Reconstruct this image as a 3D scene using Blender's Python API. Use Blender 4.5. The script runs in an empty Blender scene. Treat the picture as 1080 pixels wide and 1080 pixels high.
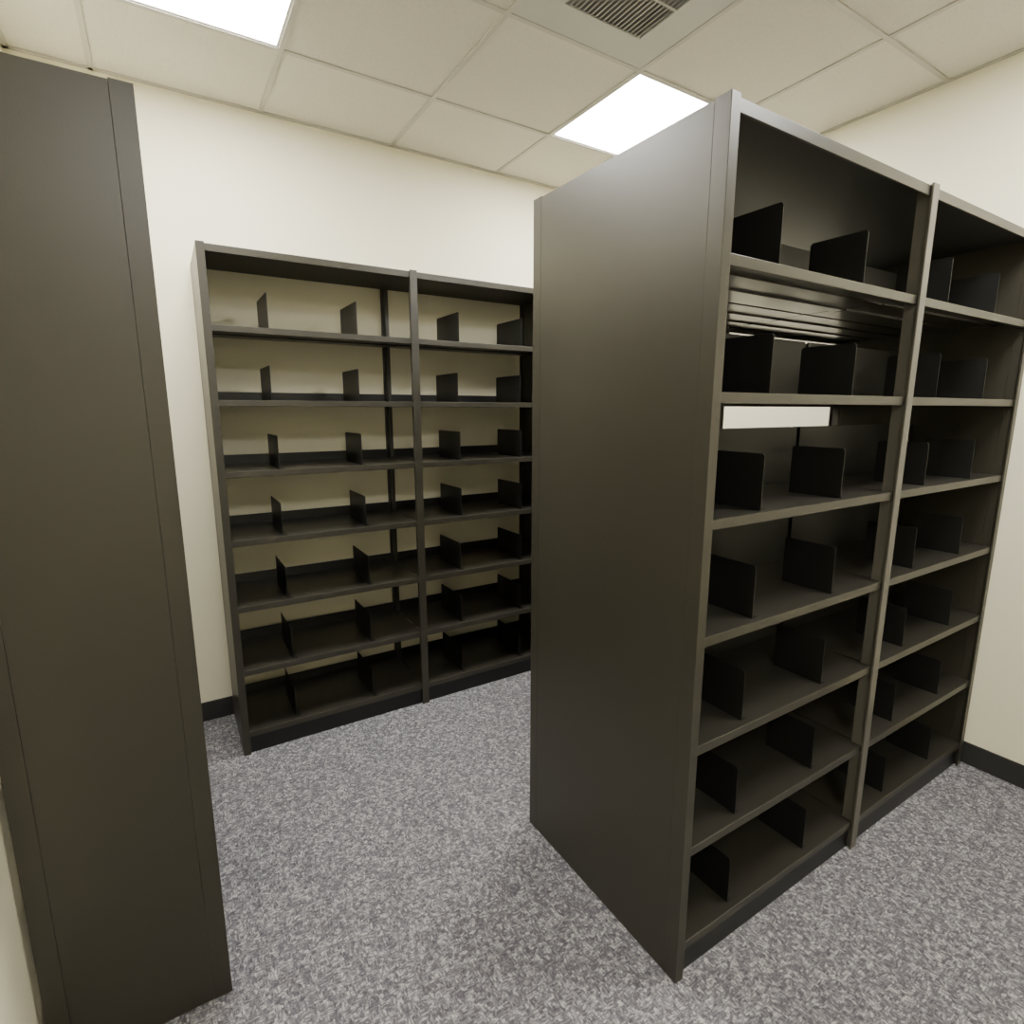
import bpy, bmesh, math, random
from mathutils import Vector
random.seed(4)
H=1.53
S=bpy.context.scene
# ---------------------------------------------------------------- materials
def mat(name):
    m=bpy.data.materials.new(name); m.use_nodes=True
    nt=m.node_tree; b=nt.nodes['Principled BSDF']
    return m,nt,b
def N(nt,t,**k):
    n=nt.nodes.new(t)
    for a,v in k.items():
        if a in n.inputs.keys(): n.inputs[a].default_value=v
        else: setattr(n,a,v)
    return n
def ramp(nt,stops):
    r=nt.nodes.new('ShaderNodeValToRGB'); e=r.color_ramp.elements
    while len(e)<len(stops): e.new(0.5)
    for i,(p,c) in enumerate(stops):
        e[i].position=p; e[i].color=(*c,1)
    return r
def coords(nt,scale=(1,1,1)):
    tc=nt.nodes.new('ShaderNodeTexCoord'); mp=nt.nodes.new('ShaderNodeMapping')
    mp.inputs['Scale'].default_value=scale
    nt.links.new(tc.outputs['Object'],mp.inputs['Vector']); return mp.outputs['Vector']
def noisy(name,c1,c2,scale,rough,bump=0.1,bscale=200,dist=0.001,rvar=0.0,metallic=0):
    m,nt,b=mat(name); L=nt.links.new
    v=coords(nt)
    n=N(nt,'ShaderNodeTexNoise',Scale=scale,Detail=3.0); L(v,n.inputs['Vector'])
    r=ramp(nt,[(0.3,c1),(0.7,c2)]); L(n.outputs['Fac'],r.inputs['Fac']); L(r.outputs['Color'],b.inputs['Base Color'])
    n2=N(nt,'ShaderNodeTexNoise',Scale=bscale,Detail=2.0); L(v,n2.inputs['Vector'])
    bp=N(nt,'ShaderNodeBump',Strength=bump,Distance=dist); L(n2.outputs['Fac'],bp.inputs['Height']); L(bp.outputs['Normal'],b.inputs['Normal'])
    b.inputs['Roughness'].default_value=rough; b.inputs['Metallic'].default_value=metallic
    return m
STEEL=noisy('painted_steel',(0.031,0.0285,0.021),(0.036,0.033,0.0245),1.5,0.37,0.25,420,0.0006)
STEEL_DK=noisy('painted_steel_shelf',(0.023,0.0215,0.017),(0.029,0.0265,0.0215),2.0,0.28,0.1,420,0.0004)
POST=noisy('post_steel',(0.080,0.075,0.062),(0.090,0.084,0.070),2.0,0.36,0.15,400,0.0005)
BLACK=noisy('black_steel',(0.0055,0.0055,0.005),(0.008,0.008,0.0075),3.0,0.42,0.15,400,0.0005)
TOPM=noisy('top_panel_steel',(0.012,0.0115,0.010),(0.015,0.0145,0.013),3.0,0.55,0.15,400,0.0005)
WALL=noisy('wall_paint',(0.83,0.79,0.605),(0.855,0.815,0.635),1.2,0.75,0.25,160,0.001)
RUBBER=noisy('baseboard_rubber',(0.02,0.02,0.02),(0.028,0.027,0.026),3,0.5,0.1,200,0.0005)
TBAR=noisy('tbar_paint',(0.46,0.445,0.40),(0.48,0.465,0.42),3,0.5,0.05,200,0.0003)
WHITE=noisy('white_enamel',(0.72,0.71,0.66),(0.75,0.74,0.69),3,0.45,0.05,200,0.0003)
VENT=noisy('vent_enamel',(0.42,0.42,0.405),(0.45,0.45,0.435),3,0.45,0.05,200,0.0003)
VOID=noisy('duct_dark',(0.34,0.34,0.345),(0.36,0.36,0.365),3,0.8)
TILE,nt,b=mat('ceiling_tile'); L=nt.links.new
v=coords(nt)
n=N(nt,'ShaderNodeTexNoise',Scale=90.0,Detail=4.0,Roughness=0.7); L(v,n.inputs['Vector'])
r=ramp(nt,[(0.30,(0.58,0.565,0.49)),(0.45,(0.65,0.63,0.555)),(0.8,(0.68,0.66,0.58))]); L(n.outputs['Fac'],r.inputs['Fac']); L(r.outputs['Color'],b.inputs['Base Color'])
bp=N(nt,'ShaderNodeBump',Strength=0.2,Distance=0.002); L(n.outputs['Fac'],bp.inputs['Height']); L(bp.outputs['Normal'],b.inputs['Normal'])
b.inputs['Roughness'].default_value=0.9
# carpet
CARP,nt,b=mat('carpet_tile'); L=nt.links.new
vA=coords(nt,(170,65,100)); vB=coords(nt,(65,170,100)); v0=coords(nt)
nA=N(nt,'ShaderNodeTexNoise',Scale=1.0,Detail=2.0,Roughness=0.6); L(vA,nA.inputs['Vector'])
nB=N(nt,'ShaderNodeTexNoise',Scale=1.0,Detail=2.0,Roughness=0.6); L(vB,nB.inputs['Vector'])
vo=N(nt,'ShaderNodeTexVoronoi',Scale=78.0); vo.distance='CHEBYCHEV'; vo.inputs['Randomness'].default_value=0.7; L(v0,vo.inputs['Vector'])
sx=nt.nodes.new('ShaderNodeSeparateColor'); L(vo.outputs['Color'],sx.inputs['Color'])
gt=N(nt,'ShaderNodeMath',operation='GREATER_THAN'); L(sx.outputs['Red'],gt.inputs[0]); gt.inputs[1].default_value=0.5
mx=N(nt,'ShaderNodeMix',data_type='FLOAT'); L(gt.outputs[0],mx.inputs[0]); L(nA.outputs['Fac'],mx.inputs[2]); L(nB.outputs['Fac'],mx.inputs[3])
add=N(nt,'ShaderNodeMath',operation='MULTIPLY_ADD'); L(sx.outputs['Green'],add.inputs[0]); add.inputs[1].default_value=0.22; L(mx.outputs[0],add.inputs[2])
r=ramp(nt,[(0.40,(0.075,0.073,0.086)),(0.56,(0.130,0.127,0.144)),(0.68,(0.205,0.20,0.216)),(0.80,(0.40,0.395,0.39))])
L(add.outputs[0],r.inputs['Fac']); L(r.outputs['Color'],b.inputs['Base Color'])
fn=N(nt,'ShaderNodeTexNoise',Scale=600.0,Detail=2.0); L(v0,fn.inputs['Vector'])
a2=N(nt,'ShaderNodeMath',operation='ADD'); L(add.outputs[0],a2.inputs[0]); L(fn.outputs['Fac'],a2.inputs[1])
bp=N(nt,'ShaderNodeBump',Strength=0.4,Distance=0.003); L(a2.outputs[0],bp.inputs['Height']); L(bp.outputs['Normal'],b.inputs['Normal'])
b.inputs['Roughness'].default_value=0.95; b.inputs['Specular IOR Level'].default_value=0.15
LENS,nt,b=mat('light_lens')
b.inputs['Base Color'].default_value=(0.9,0.9,0.88,1)
b.inputs['Emission Color'].default_value=(1.0,0.975,0.925,1); b.inputs['Emission Strength'].default_value=54.0
# ---------------------------------------------------------------- mesh helpers
class MB:
    def __init__(s): s.bm=bmesh.new()
    def box(s,x0,x1,y0,y1,z0,z1):
        vs=[s.bm.verts.new(p) for p in ((x0,y0,z0),(x1,y0,z0),(x1,y1,z0),(x0,y1,z0),(x0,y0,z1),(x1,y0,z1),(x1,y1,z1),(x0,y1,z1))]
        for f in ((0,3,2,1),(4,5,6,7),(0,1,5,4),(1,2,6,5),(2,3,7,6),(3,0,4,7)): s.bm.faces.new([vs[i] for i in f])
    def prism(s,pts,axis,a,b):
        def P(p,t):
            return {'x':(t,p[0],p[1]),'y':(p[0],t,p[1]),'z':(p[0],p[1],t)}[axis]
        A=[s.bm.verts.new(P(p,a)) for p in pts]; B=[s.bm.verts.new(P(p,b)) for p in pts]
        n=len(pts)
        s.bm.faces.new(A); s.bm.faces.new(B[::-1])
        for i in range(n): s.bm.faces.new([A[i],B[i],B[(i+1)%n],A[(i+1)%n]])
    def done(s,name,material,parent=None,bevel=0):
        bmesh.ops.recalc_face_normals(s.bm,faces=s.bm.faces)
        me=bpy.data.meshes.new(name); s.bm.to_mesh(me); s.bm.free()
        o=bpy.data.objects.new(name,me); S.collection.objects.link(o)
        me.materials.append(material)
        if parent: o.parent=parent
        if bevel:
            md=o.modifiers.new('bevel','BEVEL'); md.width=bevel; md.segments=2; md.limit_method='ANGLE'
        return o
def empty(name,loc=(0,0,0),rz=0):
    e=bpy.data.objects.new(name,None); S.collection.objects.link(e); e.location=loc; e.rotation_euler=(0,0,rz); e.empty_display_size=0.2
    return e
# ---------------------------------------------------------------- room
XL,XR=-0.243*H,1.872*H
YF,YB=-2.20,1.942*H
CZ=1.865*H
m=MB(); m.box(XL-.1,XR+.1,YF-.1,YB+.1,-.1,0); m.done('floor',CARP)
m=MB(); m.box(XL-.1,XL,YF-.1,YB+.1,0,CZ+.12); m.done('wall_left',WALL)
m=MB(); m.box(XR,XR+.1,YF-.1,YB+.1,0,CZ+.12); m.done('wall_right',WALL)
m=MB(); m.box(XL,XR,YB,YB+.1,0,CZ+.12); m.done('wall_back',WALL)
m=MB(); m.box(XL,XR,YF-.1,YF,0,CZ+.12); m.done('wall_front',WALL)
bh=0.10; bt=0.008
for nm,a in (('baseboard_back',(XL,XR,YB-bt,YB,0,bh)),('baseboard_front',(XL,XR,YF,YF+bt,0,bh)),
             ('baseboard_left',(XL,XL+bt,YF+bt,YB-bt,0,bh)),('baseboard_right',(XR-bt,XR,YF+bt,YB-bt,0,bh))):
    m=MB(); m.box(*a); m.done(nm,RUBBER,bevel=0.003)
P=0.6150
gx=[-0.070*H+P*i for i in range(-1,7)]
gy=[1.600*H-P*j for j in range(-1,9)]
lights=[(0,0),(3,0),(0,5),(3,3)]; vents=[(2,1)]
def cell(i,j):
    x0=gx[1]+P*i; y1=1.600*H-P*j
    return x0,x0+P,y1-P,y1
m=MB()
for i in range(-1,6):
    for j in range(-1,9):
        if (i,j) in lights or (i,j) in vents: continue
        x0,x1,y0,y1=cell(i,j)
        x0=max(x0,XL);x1=min(x1,XR);y0=max(y0,YF);y1=min(y1,YB)
        if x1-x0<0.02 or y1-y0<0.02: continue
        m.box(x0,x1,y0,y1,CZ,CZ+0.018)
m.done('ceiling',TILE)
g=MB(); w=0.009
for x in gx:
    if XL<x<XR: g.box(x-w,x+w,YF,YB,CZ-0.005,CZ)
for y in gy:
    if YF<y<YB: g.box(XL,XR,y-w,y+w,CZ-0.0052,CZ-0.0002)
g.box(XL,XL+.02,YF,YB,CZ-.005,CZ);g.box(XR-.02,XR,YF,YB,CZ-.005,CZ);g.box(XL,XR,YB-.02,YB,CZ-.005,CZ);g.box(XL,XR,YF,YF+.02,CZ-.005,CZ)
g.done('trim_1',TBAR)
for (i,j) in lights:
    x0,x1,y0,y1=cell(i,j); cx,cy=(x0+x1)/2,(y0+y1)/2
    e=empty('ceiling_light_panel',(cx,cy,CZ)); h=P/2-0.009
    m=MB(); f=0.010
    m.box(-h,-h+f,-h,h,-0.002,.06);m.box(h-f,h,-h,h,-0.002,.06);m.box(-h+f,h-f,-h,-h+f,-0.002,.06);m.box(-h+f,h-f,h-f,h,-0.002,.06)
    m.box(-h,h,-h,h,.06,.066)
    m.done('housing',WHITE,e)
    m=MB(); k=h-f; m.box(-k,k,-k,k,0.002,0.006); m.done('lens',LENS,e)
for (i,j) in vents:
    x0,x1,y0,y1=cell(i,j); e=empty('ceiling_air_vent',((x0+x1)/2,(y0+y1)/2,CZ)); h=P/2-0.009
    m=MB(); q=0.17
    m.box(-h,-q,-h,h,-0.003,.004);m.box(q,h,-h,h,-0.003,.004);m.box(-q,q,-h,-q,-0.003,.004);m.box(-q,q,q,h,-0.003,.004)
    m.done('face_plate',VENT,e)
    m=MB()
    for k in range(-9,10):
        x=k*0.018
        m.prism([(x-0.009,-0.002),(x-0.0075,-0.002),(x+0.007,0.007),(x+0.0055,0.007)],'y',-q,q)
    m.box(-q,q,-.004,.004,-.004,0.0)
    m.done('louvres',VENT,e)
    m=MB(); m.box(-h,h,-h,h,.010,.014); m.done('duct_back',VOID,e)
# ---------------------------------------------------------------- shelving
def shelving(name,loc,rz,xs,depth,double=False,topgap=0.0):
    e=empty(name,loc,rz); HT=1.415*H; PW=0.030; PD=0.042
    lv=[(0.068+0.1915*k)*H for k in range(7)]
    def L_post(m,xa,s,yo,t):
        pts=[(xa,yo),(xa+s*PW,yo),(xa+s*PW,yo+t*0.006),(xa+s*0.018,yo+t*0.006),(xa+s*0.018,yo+t*PD),(xa,yo+t*PD)]
        m.prism(pts,'z',0,HT)
    for n,(xa,s) in enumerate(((xs[0],1),(xs[-1],-1))):
        m=MB()
        a,b=sorted((xa+s*0.0004,xa+s*0.016))
        m.box(a,b,PD+0.0002,depth-PD-0.0002,0.002,HT-0.003)
        m.done('end_panel_%d'%(n+1),STEEL,e,0.0006)
        m=MB(); L_post(m,xa,s,0,1); L_post(m,xa,s,depth,-1)
        m.done('end_post_%d'%(n+1),STEEL,e,0.0012)
    for n,x in enumerate(xs[1:-1]):
        m=MB()
        for yo,t in ((0,1),(depth,-1)):
            pts=[(x-0.018,yo-t*0.003),(x+0.018,yo-t*0.003),(x+0.018,yo+t*0.004),(x+0.009,yo+t*0.004),(x+0.009,yo+t*PD),(x-0.009,yo+t*PD),(x-0.009,yo+t*0.004),(x-0.018,yo+t*0.004)]
            m.prism(pts,'z',0,HT+0.001)
        m.done('mid_post_%d'%(n+1),POST if double else STEEL,e,0.0015)
    bays=list(zip(xs[:-1],xs[1:]))
    sides=[(0,1)] if not double else [(0,1),(depth,-1)]
    sd=depth if not double else depth/2-0.006
    sh=MB(); lip=MB(); dv=MB(); st=MB(); top=MB(); base=MB()
    for bi,(xa,xb) in enumerate(bays):
        xa2=xa+(0.0165 if bi==0 else 0.003); xb2=xb-(0.0165 if bi==len(bays)-1 else 0.003)
        xa3=xa+(0.019 if bi==0 else 0.010); xb3=xb-(0.019 if bi==len(bays)-1 else 0.010)
        for (yo,s) in sides:
            def Y(a,b):
                return sorted((yo+s*a,yo+s*b))
            for k,z in enumerate(lv):
                y0,y1=Y(PD+0.001,sd-(PD+.001 if not double else 0.002)); sh.box(xa2,xb2,y0,y1,z-0.004,z)
                y0,y1=Y(0.012,PD+0.001); sh.box(xa3,xb3,y0,y1,z-0.004,z)
                if not double:
                    y0,y1=Y(sd-PD-.001,sd-0.004); sh.box(xa3,xb3,y0,y1,z-0.004,z)
                y0,y1=Y(0.007,0.012); lip.box(xa3,xb3,y0,y1,z-0.024,z+0.001)
                y0,y1=Y(0.012,0.026); sh.box(xa3,xb3,y0,y1,z-0.024,z-0.021)
                y0,y1=Y(sd-0.009,sd-0.004)
                st.box(xa3,xb3,y0,y1,z,z+(0.045 if not double else 0.195))
                for q in (0.35,0.68):
                    y0,y1=Y(sd*q-0.018,sd*q+0.018); sh.box(xa2+.002,xb2-.002,y0,y1,z-0.010,z-0.004)
                for fi,fr in enumerate((0.272,0.697)):
                    x=xa+(xb-xa)*fr+random.uniform(-.006,.006)
                    ya,yb=(yo+s*0.028,yo+s*(0.028+(0.16 if double else 0.26)))
                    hh=0.146; c=0.006
                    dv.prism([(ya,z),(yb,z),(yb,z+hh-c),(yb-s*c,z+hh),(ya+s*c,z+hh),(ya,z+hh-c)],'x',x-0.0009,x+0.0009)
                    y0,y1=sorted((ya,yb)); dv.box(x,x+0.02,y0,y1,z,z+0.002)
            y0,y1=Y(0.006,0.012); lip.box(xa3,xb3,y0,y1,HT-0.032,HT-0.004)
            y0,y1=Y(0.016,0.022); base.box(xa3,xb3,y0,y1,0,lv[0]-0.024)
    xa,xb=xs[0],xs[-1]
    top.box(xa+.0165,xb-.0165,0.0125,depth-0.0125,HT-0.012,HT-0.004)
    if topgap: top.box(xa+.001,xb-.001,depth-0.0125,depth+topgap,HT-0.012,HT-0.0015)  # added cover strip to the wall, blocks light leaking down behind the unit
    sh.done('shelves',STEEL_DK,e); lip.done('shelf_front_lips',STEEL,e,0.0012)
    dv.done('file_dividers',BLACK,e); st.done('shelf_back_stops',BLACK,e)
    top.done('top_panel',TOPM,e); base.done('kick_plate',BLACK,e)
    return e
shelving('metal_shelving_unit',(1.034,0.825,0),0,[0,0.906,1.800],0.711,True)
shelving('metal_shelving_unit',(0.170,2.547,0),0,[0,0.878,1.756],0.413,topgap=0.0095)
shelving('metal_shelving_unit',(0.015,1.440,0),math.radians(90),[0,0.900],0.372)
# ---------------------------------------------------------------- camera
cd=bpy.data.cameras.new('camera'); cam=bpy.data.objects.new('camera',cd); S.collection.objects.link(cam)
cd.sensor_width=36; cd.lens=585/1080*36; cd.clip_start=0.01
cam.location=(0,0,H); cam.rotation_euler=(math.radians(90-10.4),0,math.radians(-31.9))
S.camera=cam
w=bpy.data.worlds.new('world'); S.world=w; w.use_nodes=True
w.node_tree.nodes['Background'].inputs[0].default_value=(0.9,0.95,1,1); w.node_tree.nodes['Background'].inputs[1].default_value=0.05
